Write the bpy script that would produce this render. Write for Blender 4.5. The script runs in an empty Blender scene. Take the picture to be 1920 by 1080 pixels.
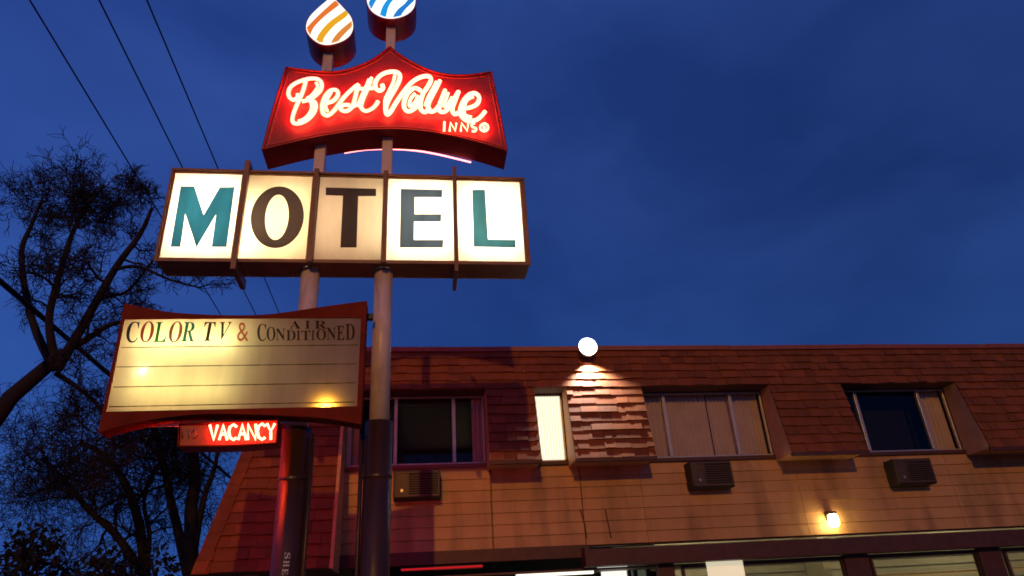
import bpy, bmesh, math, random
from mathutils import Vector, Matrix
from mathutils.geometry import tessellate_polygon
S = bpy.context.scene
COL = S.collection
random.seed(7)

# ------------------------------------------------------------------ camera
F = 1300.0
AX = Vector((9540, -60, -1300)).normalized()
AZ = Vector((-160, 2640, -1300)); AZ = (AZ - AX * AX.dot(AZ)).normalized()
AY = AZ.cross(AX)
EYE = Vector((0, 0, 1.6))
cam_d = bpy.data.cameras.new("camera")
cam_d.sensor_width = 36; cam_d.lens = F / 1920 * 36
cam_d.clip_end = 2000
cam = bpy.data.objects.new("camera", cam_d); COL.objects.link(cam)
m = Matrix((AX, AY, AZ)).to_4x4(); m.translation = EYE
cam.matrix_world = m
S.camera = cam
S.view_settings.view_transform = 'Standard'
S.view_settings.look = 'None'
S.view_settings.exposure = 0
S.cycles.use_denoising = True
S.cycles.max_bounces = 6
S.cycles.sample_clamp_indirect = 6
S.cycles.filter_width = 1.7

def ray(u, v):
    d = Vector((u - 960, 540 - v, -F))
    return Vector((AX.dot(d), AY.dot(d), AZ.dot(d)))
def at(u, v, Y):
    """point where the line of sight through (u,v) meets the upright plane y=Y"""
    r = ray(u, v)
    return EYE + r * (Y / r.y)
def fr(ox, oy, s, pts):
    return [(ox + x / s, oy + y / s) for x, y in pts]

# ------------------------------------------------------------------ world: dusk sky
W = bpy.data.worlds.new("World"); S.world = W; W.use_nodes = True
nt = W.node_tree; nt.nodes.clear(); N = nt.nodes; L = nt.links
out = N.new('ShaderNodeOutputWorld'); bg = N.new('ShaderNodeBackground')
tc = N.new('ShaderNodeTexCoord')
sep = N.new('ShaderNodeSeparateXYZ'); L.new(tc.outputs['Generated'], sep.inputs[0])
ramp = N.new('ShaderNodeValToRGB'); L.new(sep.outputs['Z'], ramp.inputs[0])
e = ramp.color_ramp.elements
e[0].position = 0.0; e[0].color = (.0150, .056, .225, 1)
e[1].position = 0.9; e[1].color = (.0170, .044, .200, 1)
k = e.new(.30); k.color = (.0160, .053, .222, 1)
k = e.new(.50); k.color = (.0165, .047, .205, 1)
mp = N.new('ShaderNodeMapping'); mp.inputs['Scale'].default_value = (1.5, 1.5, 3.2); mp.inputs['Location'].default_value = (3.1, 1.7, .4)
mp.inputs['Rotation'].default_value = (0, 0, .4)
L.new(tc.outputs['Generated'], mp.inputs[0])
nz = N.new('ShaderNodeTexNoise'); nz.inputs['Scale'].default_value = 1.7; nz.inputs['Detail'].default_value = 5
nz.inputs['Roughness'].default_value = .5; nz.inputs['Distortion'].default_value = .3
L.new(mp.outputs[0], nz.inputs[0])
cr = N.new('ShaderNodeValToRGB'); L.new(nz.outputs[0], cr.inputs[0])
cr.color_ramp.elements[0].position = .36; cr.color_ramp.elements[0].color = (.68, .74, .80, 1)
cr.color_ramp.elements[1].position = .66; cr.color_ramp.elements[1].color = (1.22, 1.14, 1.10, 1)
# the west (left of the motel) still holds a little more light than the east
eastr = N.new('ShaderNodeMapRange'); L.new(sep.outputs['X'], eastr.inputs[0])
eastr.inputs[1].default_value = -.5; eastr.inputs[2].default_value = .55
eastr.inputs[3].default_value = 1.5; eastr.inputs[4].default_value = .88
mx = N.new('ShaderNodeMix'); mx.data_type = 'RGBA'; mx.blend_type = 'MULTIPLY'; mx.inputs[0].default_value = 1
L.new(ramp.outputs[0], mx.inputs[6]); L.new(cr.outputs[0], mx.inputs[7])
vm = N.new('ShaderNodeVectorMath'); vm.operation = 'SCALE'
L.new(mx.outputs[2], vm.inputs[0]); L.new(eastr.outputs[0], vm.inputs['Scale'])
L.new(vm.outputs[0], bg.inputs[0]); bg.inputs[1].default_value = 1.0
L.new(bg.outputs[0], out.inputs[0])

# ------------------------------------------------------------------ the one sun lamp: sodium street light, from behind the viewer
sd = bpy.data.lights.new("street_glow", 'SUN'); sd.energy = .76; sd.color = (1, .42, .03); sd.angle = math.radians(.7)
so = bpy.data.objects.new("street_glow", sd); COL.objects.link(so)
so.rotation_euler = Vector((.130, 1, -.30)).to_track_quat('-Z', 'Y').to_euler()

# ------------------------------------------------------------------ helpers
def tag(o, label=None, cat=None, group=None, kind=None):
    if label: o["label"] = label
    if cat: o["category"] = cat
    if group: o["group"] = group
    if kind: o["kind"] = kind
    return o
def empty(name, loc, label=None, cat=None, group=None):
    o = bpy.data.objects.new(name, None); COL.objects.link(o); o.location = loc
    o.empty_display_size = .2
    return tag(o, label, cat, group)
class MB:
    def __init__(s): s.v = []; s.f = []
    def add(s, vs, fs):
        n = len(s.v); s.v += [tuple(v) for v in vs]; s.f += [tuple(i + n for i in f) for f in fs]
    def box(s, x0, x1, y0, y1, z0, z1):
        s.hexa([(x0,y0,z0),(x1,y0,z0),(x1,y1,z0),(x0,y1,z0),(x0,y0,z1),(x1,y0,z1),(x1,y1,z1),(x0,y1,z1)])
    def hexa(s, p):
        s.add(p, [(3,2,1,0),(4,5,6,7),(0,1,5,4),(1,2,6,5),(2,3,7,6),(3,0,4,7)])
    def prism(s, pts, holes=(), y0=0, y1=.1, front=True, back=True):
        """outline of (x,z) points in the plane y=y0, given depth to y1, with holes"""
        loops = [list(pts)] + [list(h) for h in holes]
        flat = [p for l in loops for p in l]
        tris = tessellate_polygon([[Vector((p[0], p[1], 0)) for p in l] for l in loops])
        n = len(flat)
        vs = [(p[0], y0, p[1]) for p in flat] + [(p[0], y1, p[1]) for p in flat]
        fs = []
        if front: fs += [tuple(t) for t in tris]
        if back: fs += [tuple(i + n for i in reversed(t)) for t in tris]
        b = 0
        for l in loops:
            k = len(l)
            for i in range(k):
                a, c = b + i, b + (i + 1) % k
                fs.append((a, c, c + n, a + n))
            b += k
        s.add(vs, fs)
    def tube(s, pts, r, n=8, cap=True):
        pts = [Vector(p) for p in pts]
        if not hasattr(r, '__len__'): r = [r] * len(pts)
        rings = []; up = None
        for i, p in enumerate(pts):
            d = (pts[min(i + 1, len(pts) - 1)] - pts[max(i - 1, 0)])
            if d.length < 1e-9: d = Vector((0, 0, 1))
            d.normalize()
            if up is None:
                up = d.orthogonal().normalized()
            else:
                up = (up - d * up.dot(d))
                up = up.normalized() if up.length > 1e-6 else d.orthogonal().normalized()
            w = d.cross(up)
            rings.append([p + (up * math.cos(a) + w * math.sin(a)) * r[i] for a in [2 * math.pi * j / n for j in range(n)]])
        vs = [v for q in rings for v in q]; fs = []
        for i in range(len(pts) - 1):
            for j in range(n):
                k = (j + 1) % n
                fs.append((i*n + j, i*n + k, (i+1)*n + k, (i+1)*n + j))
        if cap:
            fs.append(tuple(reversed(range(n)))); fs.append(tuple((len(pts)-1)*n + j for j in range(n)))
        s.add(vs, fs)
    def lathe(s, c, prof, n=24, axis='z'):
        vs = []; fs = []
        for r, h in prof:
            for j in range(n):
                a = 2 * math.pi * j / n
                if axis == 'z': vs.append((c[0] + r*math.cos(a), c[1] + r*math.sin(a), c[2] + h))
                else: vs.append((c[0] + r*math.cos(a), c[1] + h, c[2] + r*math.sin(a)))
        for i in range(len(prof) - 1):
            for j in range(n):
                k = (j + 1) % n
                fs.append((i*n + j, i*n + k, (i+1)*n + k, (i+1)*n + j))
        fs.append(tuple(reversed(range(n)))); fs.append(tuple((len(prof)-1)*n + j for j in range(n)))
        s.add(vs, fs)
    def build(s, name, mat, parent=None, smooth=False, bevel=0, fix=True):
        me = bpy.data.meshes.new(name); me.from_pydata(s.v, [], s.f); me.update()
        if fix:
            bm = bmesh.new(); bm.from_mesh(me); bmesh.ops.recalc_face_normals(bm, faces=bm.faces); bm.to_mesh(me); bm.free()
        if smooth:
            for p in me.polygons: p.use_smooth = True
        me.materials.append(mat)
        o = bpy.data.objects.new(name, me); COL.objects.link(o)
        if parent:
            o.parent = parent
            o.matrix_parent_inverse = parent.matrix_basis.inverted() if parent.parent is None and parent.type == 'EMPTY' else Matrix()
        if bevel:
            b = o.modifiers.new("bevel", 'BEVEL'); b.width = bevel; b.segments = 2; b.limit_method = 'ANGLE'
        return o

def mat(name, col, rough=.6, metal=0, var=.15, vscale=8, bump=0, bscale=60, emit=None, estr=0, spec=.5, isl=0, stain=None, coat=0):
    m = bpy.data.materials.new(name); m.use_nodes = True; nt = m.node_tree; N = nt.nodes; L = nt.links
    b = N['Principled BSDF']; b.inputs['Roughness'].default_value = rough; b.inputs['Metallic'].default_value = metal
    b.inputs['Specular IOR Level'].default_value = spec
    b.inputs['Coat Weight'].default_value = coat
    tc = N.new('ShaderNodeTexCoord'); nz = N.new('ShaderNodeTexNoise'); nz.inputs['Scale'].default_value = vscale
    nz.inputs['Detail'].default_value = 6; nz.inputs['Roughness'].default_value = .65
    L.new(tc.outputs['Object'], nz.inputs[0])
    mr = N.new('ShaderNodeMapRange'); L.new(nz.outputs[0], mr.inputs[0])
    mr.inputs[1].default_value = .3; mr.inputs[2].default_value = .7
    mr.inputs[3].default_value = 1 - var; mr.inputs[4].default_value = 1 + var
    fac = mr.outputs[0]
    if isl:
        g = N.new('ShaderNodeNewGeometry'); m2 = N.new('ShaderNodeMapRange'); L.new(g.outputs['Random Per Island'], m2.inputs[0])
        m2.inputs[3].default_value = 1 - isl; m2.inputs[4].default_value = 1 + isl
        mu = N.new('ShaderNodeMath'); mu.operation = 'MULTIPLY'; L.new(fac, mu.inputs[0]); L.new(m2.outputs[0], mu.inputs[1]); fac = mu.outputs[0]
    vm = N.new('ShaderNodeVectorMath'); vm.operation = 'SCALE'; vm.inputs[0].default_value = col; L.new(fac, vm.inputs['Scale'])
    src = vm.outputs[0]
    if stain:
        sc, amt, scol = stain
        mp = N.new('ShaderNodeMapping'); mp.inputs['Scale'].default_value = (sc, sc, sc * .18); L.new(tc.outputs['Object'], mp.inputs[0])
        n2 = N.new('ShaderNodeTexNoise'); n2.inputs['Scale'].default_value = 1; n2.inputs['Detail'].default_value = 7; L.new(mp.outputs[0], n2.inputs[0])
        r2 = N.new('ShaderNodeMapRange'); L.new(n2.outputs[0], r2.inputs[0]); r2.inputs[1].default_value = .5; r2.inputs[2].default_value = .72
        r2.inputs[3].default_value = 0; r2.inputs[4].default_value = amt
        mx = N.new('ShaderNodeMix'); mx.data_type = 'RGBA'; L.new(r2.outputs[0], mx.inputs[0]); L.new(src, mx.inputs[6]); mx.inputs[7].default_value = (*scol, 1)
        src = mx.outputs[2]
    L.new(src, b.inputs['Base Color'])
    if bump:
        n3 = N.new('ShaderNodeTexNoise'); n3.inputs['Scale'].default_value = bscale; n3.inputs['Detail'].default_value = 5; L.new(tc.outputs['Object'], n3.inputs[0])
        bp = N.new('ShaderNodeBump'); bp.inputs['Strength'].default_value = bump; bp.inputs['Distance'].default_value = .01
        L.new(n3.outputs[0], bp.inputs['Height']); L.new(bp.outputs[0], b.inputs['Normal'])
    if emit:
        b.inputs['Emission Color'].default_value = (*emit, 1); b.inputs['Emission Strength'].default_value = estr
    return m
def emitter(name, col, st):
    m = bpy.data.materials.new(name); m.use_nodes = True; N = m.node_tree.nodes; L = m.node_tree.links
    N.clear(); o = N.new('ShaderNodeOutputMaterial'); e = N.new('ShaderNodeEmission')
    e.inputs[0].default_value = (*col, 1); e.inputs[1].default_value = st
    L.new(e.outputs[0], o.inputs[0]); return m
def acrylic(name, col, tcol, rough=.12, w=.65, gloss=1.0, dirt=.12):
    """sign acrylic: lets light from the tubes behind through, with a glossy front"""
    m = bpy.data.materials.new(name); m.use_nodes = True; N = m.node_tree.nodes; L = m.node_tree.links
    N.clear(); o = N.new('ShaderNodeOutputMaterial')
    tc = N.new('ShaderNodeTexCoord'); mp = N.new('ShaderNodeMapping'); mp.inputs['Scale'].default_value = (5, 5, 1.4); L.new(tc.outputs['Object'], mp.inputs[0])
    nz = N.new('ShaderNodeTexNoise'); nz.inputs['Scale'].default_value = 1.5; nz.inputs['Detail'].default_value = 6; L.new(mp.outputs[0], nz.inputs[0])
    mr = N.new('ShaderNodeMapRange'); L.new(nz.outputs[0], mr.inputs[0]); mr.inputs[1].default_value = .3; mr.inputs[2].default_value = .7
    mr.inputs[3].default_value = 1 - dirt; mr.inputs[4].default_value = 1
    def sc(c):
        v = N.new('ShaderNodeVectorMath'); v.operation = 'SCALE'; v.inputs[0].default_value = c; L.new(mr.outputs[0], v.inputs['Scale']); return v.outputs[0]
    d = N.new('ShaderNodeBsdfDiffuse'); L.new(sc(col), d.inputs[0])
    t = N.new('ShaderNodeBsdfTranslucent'); L.new(sc(tcol), t.inputs[0])
    mx = N.new('ShaderNodeMixShader'); mx.inputs[0].default_value = w; L.new(d.outputs[0], mx.inputs[1]); L.new(t.outputs[0], mx.inputs[2])
    g = N.new('ShaderNodeBsdfGlossy'); g.inputs['Roughness'].default_value = rough
    fz = N.new('ShaderNodeFresnel'); fz.inputs[0].default_value = 1.45
    ml = N.new('ShaderNodeMath'); ml.operation = 'MULTIPLY'; L.new(fz.outputs[0], ml.inputs[0]); ml.inputs[1].default_value = gloss
    m2 = N.new('ShaderNodeMixShader'); L.new(ml.outputs[0], m2.inputs[0]); L.new(mx.outputs[0], m2.inputs[1]); L.new(g.outputs[0], m2.inputs[2])
    L.new(m2.outputs[0], o.inputs[0]); return m
def glass(name, tint=(.75, .8, .85), boost=1.6):
    m = bpy.data.materials.new(name); m.use_nodes = True; N = m.node_tree.nodes; L = m.node_tree.links
    N.clear(); o = N.new('ShaderNodeOutputMaterial')
    t = N.new('ShaderNodeBsdfTransparent'); t.inputs[0].default_value = (*tint, 1)
    g = N.new('ShaderNodeBsdfGlossy'); g.inputs['Roughness'].default_value = .02
    tc = N.new('ShaderNodeTexCoord'); nz = N.new('ShaderNodeTexNoise'); nz.inputs['Scale'].default_value = 1.3; L.new(tc.outputs['Object'], nz.inputs[0])
    bp = N.new('ShaderNodeBump'); bp.inputs['Strength'].default_value = .08; bp.inputs['Distance'].default_value = .02
    L.new(nz.outputs[0], bp.inputs['Height']); L.new(bp.outputs[0], g.inputs['Normal'])
    fz = N.new('ShaderNodeFresnel'); fz.inputs[0].default_value = boost
    mx = N.new('ShaderNodeMixShader'); L.new(fz.outputs[0], mx.inputs[0]); L.new(t.outputs[0], mx.inputs[1]); L.new(g.outputs[0], mx.inputs[2])
    L.new(mx.outputs[0], o.inputs[0]); return m

M = dict(
    shingle=mat('shingle', (.195, .052, .010), .8, var=.18, vscale=5, bump=.6, bscale=70, isl=.22),
    felt=mat('roof_felt', (.10, .04, .03), .9),
    siding=mat('siding_paint', (.50, .29, .125), .6, var=.10, vscale=2.2, bump=.25, bscale=25, isl=.06, stain=(3.4, .7, (.22, .12, .05))),
    cheek=mat('cheek_paint', (.58, .30, .12), .6, var=.12, vscale=6, bump=.3, bscale=40),
    trim=mat('dark_brown_trim', (.075, .026, .022), .55, var=.2, bump=.2),
    winframe=mat('window_aluminium', (.55, .52, .48), .35, metal=.6, var=.1),
    curtain=mat('curtain_cloth', (.72, .58, .56), .9, var=.1, vscale=3, bump=.2),
    curtain2=mat('pale_curtain_cloth', (.70, .60, .52), .9, var=.1, vscale=3),
    dark=mat('unlit_room_shade', (.004, .005, .009), .9),  # near-black colour stands in for the shade of unlit rooms
    ac=mat('unit_enamel', (.065, .042, .028), .5, var=.2, vscale=12, bump=.15, stain=(9, .5, (.05, .025, .015))),
    acdark=mat('unit_grille', (.018, .013, .010), .6),
    cabinet=mat('sign_cabinet_paint', (.30, .125, .06), .42, var=.18, vscale=4, bump=.1, stain=(5, .5, (.13, .05, .02))),
    board=mat('board_frame_paint', (.24, .030, .010), .85, var=.2, vscale=4, bump=.2, spec=.15, stain=(5, .4, (.12, .016, .008))),
    red=mat('red_enamel', (.42, .014, .018), .42, var=.14, vscale=3, bump=.08, stain=(6, .35, (.20, .008, .01))),
    redtrim=mat('faded_red_trim', (.60, .10, .10), .4),
    liner=mat('white_reflector', (.8, .8, .78), .6),
    pole=mat('cream_pole_paint', (.86, .68, .56), .35, var=.12, vscale=5, bump=.15, stain=(12, .5, (.30, .16, .09))),
    sleeve=mat('dark_brown_pole_paint', (.060, .023, .007), .38, var=.25, vscale=6, bump=.2),
    bark=mat('bark', (.014, .009, .012), .9, var=.3, vscale=9, bump=.5, bscale=30),
    bark2=mat('far_bark', (.012, .009, .010), .95, var=.3, vscale=9),
    cable=mat('cable_rubber', (.012, .016, .03), .8),
    black=mat('black_plastic', (.02, .02, .02), .5),
    asphalt=mat('asphalt', (.05, .05, .05), .85, var=.25, vscale=3, bump=.5, bscale=90),
    concrete=mat('concrete', (.32, .31, .29), .85, var=.12, vscale=2, bump=.3),
    roommat=mat('painted_block_wall', (.42, .39, .27), .8, var=.08),
    steel=mat('galvanised_steel', (.5, .45, .42), .35, metal=.7),
    needles=mat('evergreen_needles', (.010, .014, .012), .9, var=.3),
)

# ------------------------------------------------------------------ ground
g = MB(); g.add([(-600,-600,0),(600,-600,0),(600,600,0),(-600,600,0)], [(0,1,2,3)])
tag(g.build('ground', M['asphalt'], fix=False), kind='structure')
g = MB(); g.box(-4, 15, 8.3, 16, 0.002, .13)
tag(g.build('pavement', M['concrete']), kind='structure')

# ------------------------------------------------------------------ motel building
WY = 10.5                       # plane of the siding and the glass
ZT, ZB, YT, YB = 5.63, 3.77, 10.35, 9.96
SL = (YT - YB) / (ZT - ZB)
ZH = 4.94                       # head of the window openings
ZW = 2.42                       # foot of the shingled wing
def ym(z): return YB + SL * (z - ZB)
def hipx(z): return -1.99 - .226 * (ZT - z)
XR = 14.0
TRX = -1.075                    # right edge of the wing
OPEN = [(TRX, 1.047), (1.80, 2.30), (3.52, 5.668), (6.93, 9.02)]
motel = empty('motel_building', (5, 12, 0), 'two storey motel with tan lap siding and a steep red brown shingle roof', 'motel')

def spans(z):
    """stretches of x that carry shingles at height z"""
    if z > ZH: return [(hipx(z), XR)]
    if z > ZB:
        xs = [hipx(z)]
        for a, b in OPEN: xs += [a, b]
        xs.append(XR)
        return [(xs[i], xs[i+1]) for i in range(0, len(xs), 2)]
    return [(hipx(z), TRX)]
# roof body under the shingles
def wedge(mb, x0t, x0b, x1, zt, zb, ztop_y=None):
    mb.hexa([(x0b, ym(zb), zb), (x1, ym(zb), zb), (x1, WY - .01, zb), (x0b, WY - .01, zb),
             (x0t, ym(zt), zt), (x1, ym(zt), zt), (x1, WY - .01, zt), (x0t, WY - .01, zt)])
rb = MB()
rb.hexa([(hipx(ZH), ym(ZH), ZH), (XR, ym(ZH), ZH), (XR, 18, ZH), (hipx(ZH), 18, ZH),
         (hipx(ZT), YT, ZT), (XR, YT, ZT), (XR, 18, ZT), (hipx(ZT), 18, ZT)])
roof = rb.build('roof', M['felt'], motel)
wb = MB()
wb.hexa([(hipx(ZW), ym(ZW), ZW), (TRX, ym(ZW), ZW), (TRX, 18, ZW), (hipx(ZW), 18, ZW),
         (hipx(ZH), ym(ZH), ZH - .002), (TRX, ym(ZH), ZH - .002), (TRX, 18, ZH - .002), (hipx(ZH), 18, ZH - .002)])
wing = wb.build('wing_roof', M['felt'], motel)
seg = [(1.047, 1.80), (2.30, 3.52), (5.668, 6.93), (9.02, XR)]
for a, b in seg:
    w = MB(); w.hexa([(a, ym(ZB)+.004, ZB), (b, ym(ZB)+.004, ZB), (b, WY, ZB), (a, WY, ZB),
                      (a, ym(ZH)+.004, ZH-.002), (b, ym(ZH)+.004, ZH-.002), (b, WY, ZH-.002), (a, WY, ZH-.002)])
    w.build('roof_bay', M['cheek'], motel)
# trim board on the wing's edge
w = MB(); w.hexa([(TRX-.01, ym(ZW)-.045, ZW), (TRX+.035, ym(ZW)-.045, ZW), (TRX+.035, WY+.02, ZW), (TRX+.002, WY+.02, ZW),
                  (TRX-.01, ym(ZH)-.045, ZH-.01), (TRX+.035, ym(ZH)-.045, ZH-.01), (TRX+.035, WY+.02, ZH-.01), (TRX+.002, WY+.02, ZH-.01)])
w.build('wing_edge_board', M['cheek'], motel)
# shingles: every tab is a real wedge
def tab(mb, x0, x1, zt, zb, t, jz):
    """x0/x1 tab sides, zt top, zb butt, t butt thickness"""
    zb2 = zb - jz
    yt, yb = ym(zt), ym(zb2)
    n = (-1, SL)   # outward (y, z) roughly
    mb.hexa([(x0, yb - t, zb2 + t*.3), (x1, yb - t, zb2 + t*.3 + random.uniform(-.004, .004)), (x1, yb, zb2), (x0, yb, zb2),
             (x0, yt - .006, zt), (x1, yt - .006, zt), (x1, yt + .004, zt), (x0, yt + .004, zt)])
def rows(mb, ztop, zbot, wing_only=None):
    n = round((ztop - zbot) / .1435); h = (ztop - zbot) / n
    for i in range(n):
        zt, zb = ztop - i*h, ztop - (i+1)*h
        for a, b in spans((zt + zb) / 2):
            if wing_only is True and a > TRX - .5: continue
            if wing_only is False and b <= TRX + .01: continue
            x = a - random.uniform(0, .2)
            while x < b - .02:
                w = random.choice([.13, .18, .22, .26, .31]) * random.uniform(.9, 1.1)
                x0, x1 = max(x, a), min(x + w, b)
                if x1 - x0 > .015:
                    tab(mb, x0 + .002, x1 - .002, zt + .05 if i else zt, zb, random.uniform(.026, .046), random.choice([0, 0, .003, .008, .014]))
                x += w
s = MB(); rows(s, ZT - .02, ZH); s2 = MB(); rows(s2, ZH, ZB, None)
s.add(s2.v, s2.f)
s.build('shingles', M['shingle'], roof)
s = MB(); rows(s, ZB, ZW); s.build('shingles', M['shingle'], wing)
# roof edge flashing along the top
w = MB(); xx = hipx(ZT)-.02
while xx < XR:
    x2 = min(xx+2.4, XR); dz = random.uniform(-.006, .006); dz2 = random.uniform(-.006, .006)
    w.hexa([(xx, YT-.05, ZT-.03+dz), (x2+.01, YT-.05, ZT-.03+dz2), (x2+.01, YT+.05, ZT-.03+dz2), (xx, YT+.05, ZT-.03+dz),
            (xx, YT-.05, ZT+.045+dz), (x2+.01, YT-.05, ZT+.045+dz2), (x2+.01, YT+.05, ZT+.045+dz2), (xx, YT+.05, ZT+.045+dz)]); xx = x2
w.build('edge_flashing', mat('flashing_paint', (.25, .07, .055), .5), roof)
# hip cap along the left slope
hc = MB(); n = 20
for i in range(n):
    z1 = ZT - (ZT-ZW)*i/n; z0 = ZT - (ZT-ZW)*(i+1)/n
    for dx0, dx1, o in ((-.03, .14, .036),):
        hc.hexa([(hipx(z0)+dx0, ym(z0)-o-.016, z0), (hipx(z0)+dx1, ym(z0)-o-.016, z0+.004), (hipx(z0)+dx1, ym(z0), z0), (hipx(z0)+dx0, ym(z0)+.1, z0),
                 (hipx(z1)+dx0, ym(z1)-o, z1+.03), (hipx(z1)+dx1, ym(z1)-o, z1+.03), (hipx(z1)+dx1, ym(z1), z1+.03), (hipx(z1)+dx0, ym(z1)+.1, z1+.03)])
hc.build('hip_cap', M['shingle'], wing)
# soffit line boards
for a, b in seg:
    w = MB(); w.box(a-.004, b+.004, YB-.035, YB+.03, ZB-.045, ZB+.012); w.build('roof_fascia', M['trim'], motel, bevel=.004)
# siding: lap boards
sid = MB(); zt0, zb0 = 3.80, 2.64; nb = 7; h = (zt0 - zb0) / nb
cuts = [TRX, .575+.0, 1.087, 3.4, 5.95, 8.6, 11.2, XR]
for i in range(nb):
    z1, z0 = zt0 - i*h, zt0 - (i+1)*h
    for a, b in zip(cuts[:-1], cuts[1:]):
        if a == .575: continue
        if b == .575: b = 1.087
        sid.hexa([(a+.0025, WY-.024, z0), (b-.0025, WY-.024, z0), (b-.0025, WY+.02, z0), (a+.0025, WY+.02, z0),
                  (a+.0025, WY-.003, z1+.006), (b-.0025, WY-.003, z1+.006), (b-.0025, WY+.02, z1+.006), (a+.0025, WY+.02, z1+.006)])
wall = MB()
wall.box(TRX, XR, WY+.021, WY+.12, zb0-.02, 3.82)
wl = wall.build('wall', M['trim'], motel)
sid.build('siding', M['siding'], wl)
SEAM = mat('seam_caulk', (.14, .06, .04), .7)
for x in (at(922, 950, WY).x, at(1095, 985, WY).x):
    w = MB(); w.box(x-.006, x+.006, WY-.032, WY-.012, zb0, zt0); w.build('seam_strip', SEAM, wl)
# window sill band
for a, b in OPEN:
    w = MB(); w.box(a+.002, b-.002, WY-.05, WY+.06, 3.805, 3.862); w.build('sill_band', mat('sill_paint', (.20, .055, .045), .5) if a < 0 else M['trim'], motel, bevel=.004)
# dark closed core behind everything
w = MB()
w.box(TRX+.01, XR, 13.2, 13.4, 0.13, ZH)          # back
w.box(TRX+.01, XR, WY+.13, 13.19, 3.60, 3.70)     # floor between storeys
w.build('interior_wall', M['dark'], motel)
w = MB()
w.box(XR, XR+.15, WY, 18, .13, ZH - .003)
w.build('end_wall', M['siding'], motel); w = MB()
w.box(hipx(ZW)+.5, hipx(ZW)+.65, ym(ZW)+.4, 18, .13, ZW)
w.build('end_wall', M['siding'], motel)

GL = glass('window_glass', (.78, .78, .80), 1.5)
def curtain(mb, x0, x1, z0, z1, y, amp=.018, wl=.07):
    n = max(6, int((x1 - x0) / .012)); vs = []; fs = []
    ph = random.uniform(0, 6)
    for i in range(n + 1):
        x = x0 + (x1 - x0)*i/n
        yy = y + amp*math.sin(ph + x*6.28/wl + 1.3*math.sin(x*9)) 
        vs += [(x, yy, z0), (x, yy*1.0 - .004, z1)]
        if i: fs.append((2*i-2, 2*i, 2*i+1, 2*i-1))
    mb.add(vs, fs)
def window(x0, x1, z0, z1, mull, curts, cm='curtain', fw=.028, back=True):
    f = MB()
    y0, y1 = WY+.008, WY+.06
    f.box(x0, x1, y0, y1, z0, z0+fw); f.box(x0, x1, y0, y1, z1-fw, z1)
    for x in [x0 + fw/2, x1 - fw/2]:
        f.box(x-fw/2, x+fw/2, y0+.002, y1-.002, z0+fw+.001, z1-fw-.001)
    for x in mull:
        f.box(x-.026, x+.026, y0-.012, y1-.004, z0+fw+.001, z1-fw-.001)
    fo = f.build('window', M['winframe'], motel, bevel=.003)
    p = MB(); p.add([(x0+.01, WY+.04, z0+.01), (x1-.01, WY+.04, z0+.01), (x1-.01, WY+.04, z1-.01), (x0+.01, WY+.04, z1-.01)], [(0,1,2,3)])
    p.build('pane', GL, fo, fix=False)
    for a, b in curts:
        c = MB(); curtain(c, a, b, z0+.02, z1-.01, WY+.14); c.build('curtain', M[cm], fo, smooth=True, fix=False)
    if back:
        d = MB(); d.box(x0+.0, x1, WY+.5, WY+.55, z0-.1, z1); d.build('room_shade_sheet', M['dark'], fo)  # near-black sheet in place of the unlit room's shade
    return fo
def xw(u, v): return at(u, v, WY).x
zs0, zs1 = 3.865, 4.925
window(TRX+.04, 1.04, zs0, zs1, [xw(655,830), xw(742,800), xw(851,800)], [(xw(886,800), 1.03), (TRX+.05, xw(672, 830))], 'curtain2')
window(3.53, 5.66, zs0, zs1, [xw(1251,795), xw(1378,795)], [(3.54, 4.72), (4.75, 5.65)])
window(6.94, 9.01, zs0, zs1, [xw(1618,795), xw(1738,795), xw(1810,795)], [(xw(1748,800), 9.0)])
# the lit bathroom window
f = MB(); x0, x1 = 1.79, 2.285
fw = .025
for a in ((x0, x1, zs0, zs0+fw), (x0, x1, zs1-fw, zs1), (x0, x0+fw, zs0, zs1), (x1-fw, x1, zs0, zs1)):
    f.box(a[0], a[1], WY+.008, WY+.05, a[2], a[3])
fo = f.build('window', M['winframe'], motel)
p = MB(); p.add([(x0+.02, WY+.03, zs0+.02), (x1-.02, WY+.03, zs0+.02), (x1-.02, WY+.03, zs1-.02), (x0+.02, WY+.03, zs1-.02)], [(0,1,2,3)])
LB = emitter('lit_blind_cloth', (1, .93, .70), 1.2)
nt_ = LB.node_tree; wv = nt_.nodes.new('ShaderNodeTexWave'); wv.inputs['Scale'].default_value = 7; wv.inputs['Distortion'].default_value = 2.5; wv.inputs['Detail'].default_value = 2
tcx = nt_.nodes.new('ShaderNodeTexCoord'); nt_.links.new(tcx.outputs['Object'], wv.inputs[0])
rr_ = nt_.nodes.new('ShaderNodeValToRGB'); rr_.color_ramp.elements[0].color = (.86, .74, .46, 1); rr_.color_ramp.elements[1].color = (1, .96, .80, 1)  # blind glows by itself; fold shading is put into the emission colour
nt_.links.new(wv.outputs['Fac'], rr_.inputs[0]); nt_.links.new(rr_.outputs[0], [n for n in nt_.nodes if n.type == 'EMISSION'][0].inputs[0])
p.build('lit_blind', LB, fo, fix=False)

# ground-floor fascia and canopies
w = MB(); w.box(TRX, xw(1095, 1010), WY-.06, WY+.05, 2.47, 2.645)
w.build('fascia_board', M['trim'], motel, bevel=.006)
cz1 = at(1300, 999, 10.1).z
XC0 = at(1095, 1012, 10.2).x
w = MB()
w.prism([(XC0, 2.59), (XC0+.07, 2.59+.03), (XC0+.07, 2.56), (XR, 2.56), (XR, 2.33), (XC0, 2.33)], (), 10.22, 10.50)
w.build('canopy_fascia', M['trim'], motel, bevel=.006)
w = MB(); w.box(TRX, XR, 9.98+.5, 11.2, 2.30, 2.325)
w.build('soffit', mat('soffit_paint', (.12, .07, .05), .7), motel)
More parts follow.
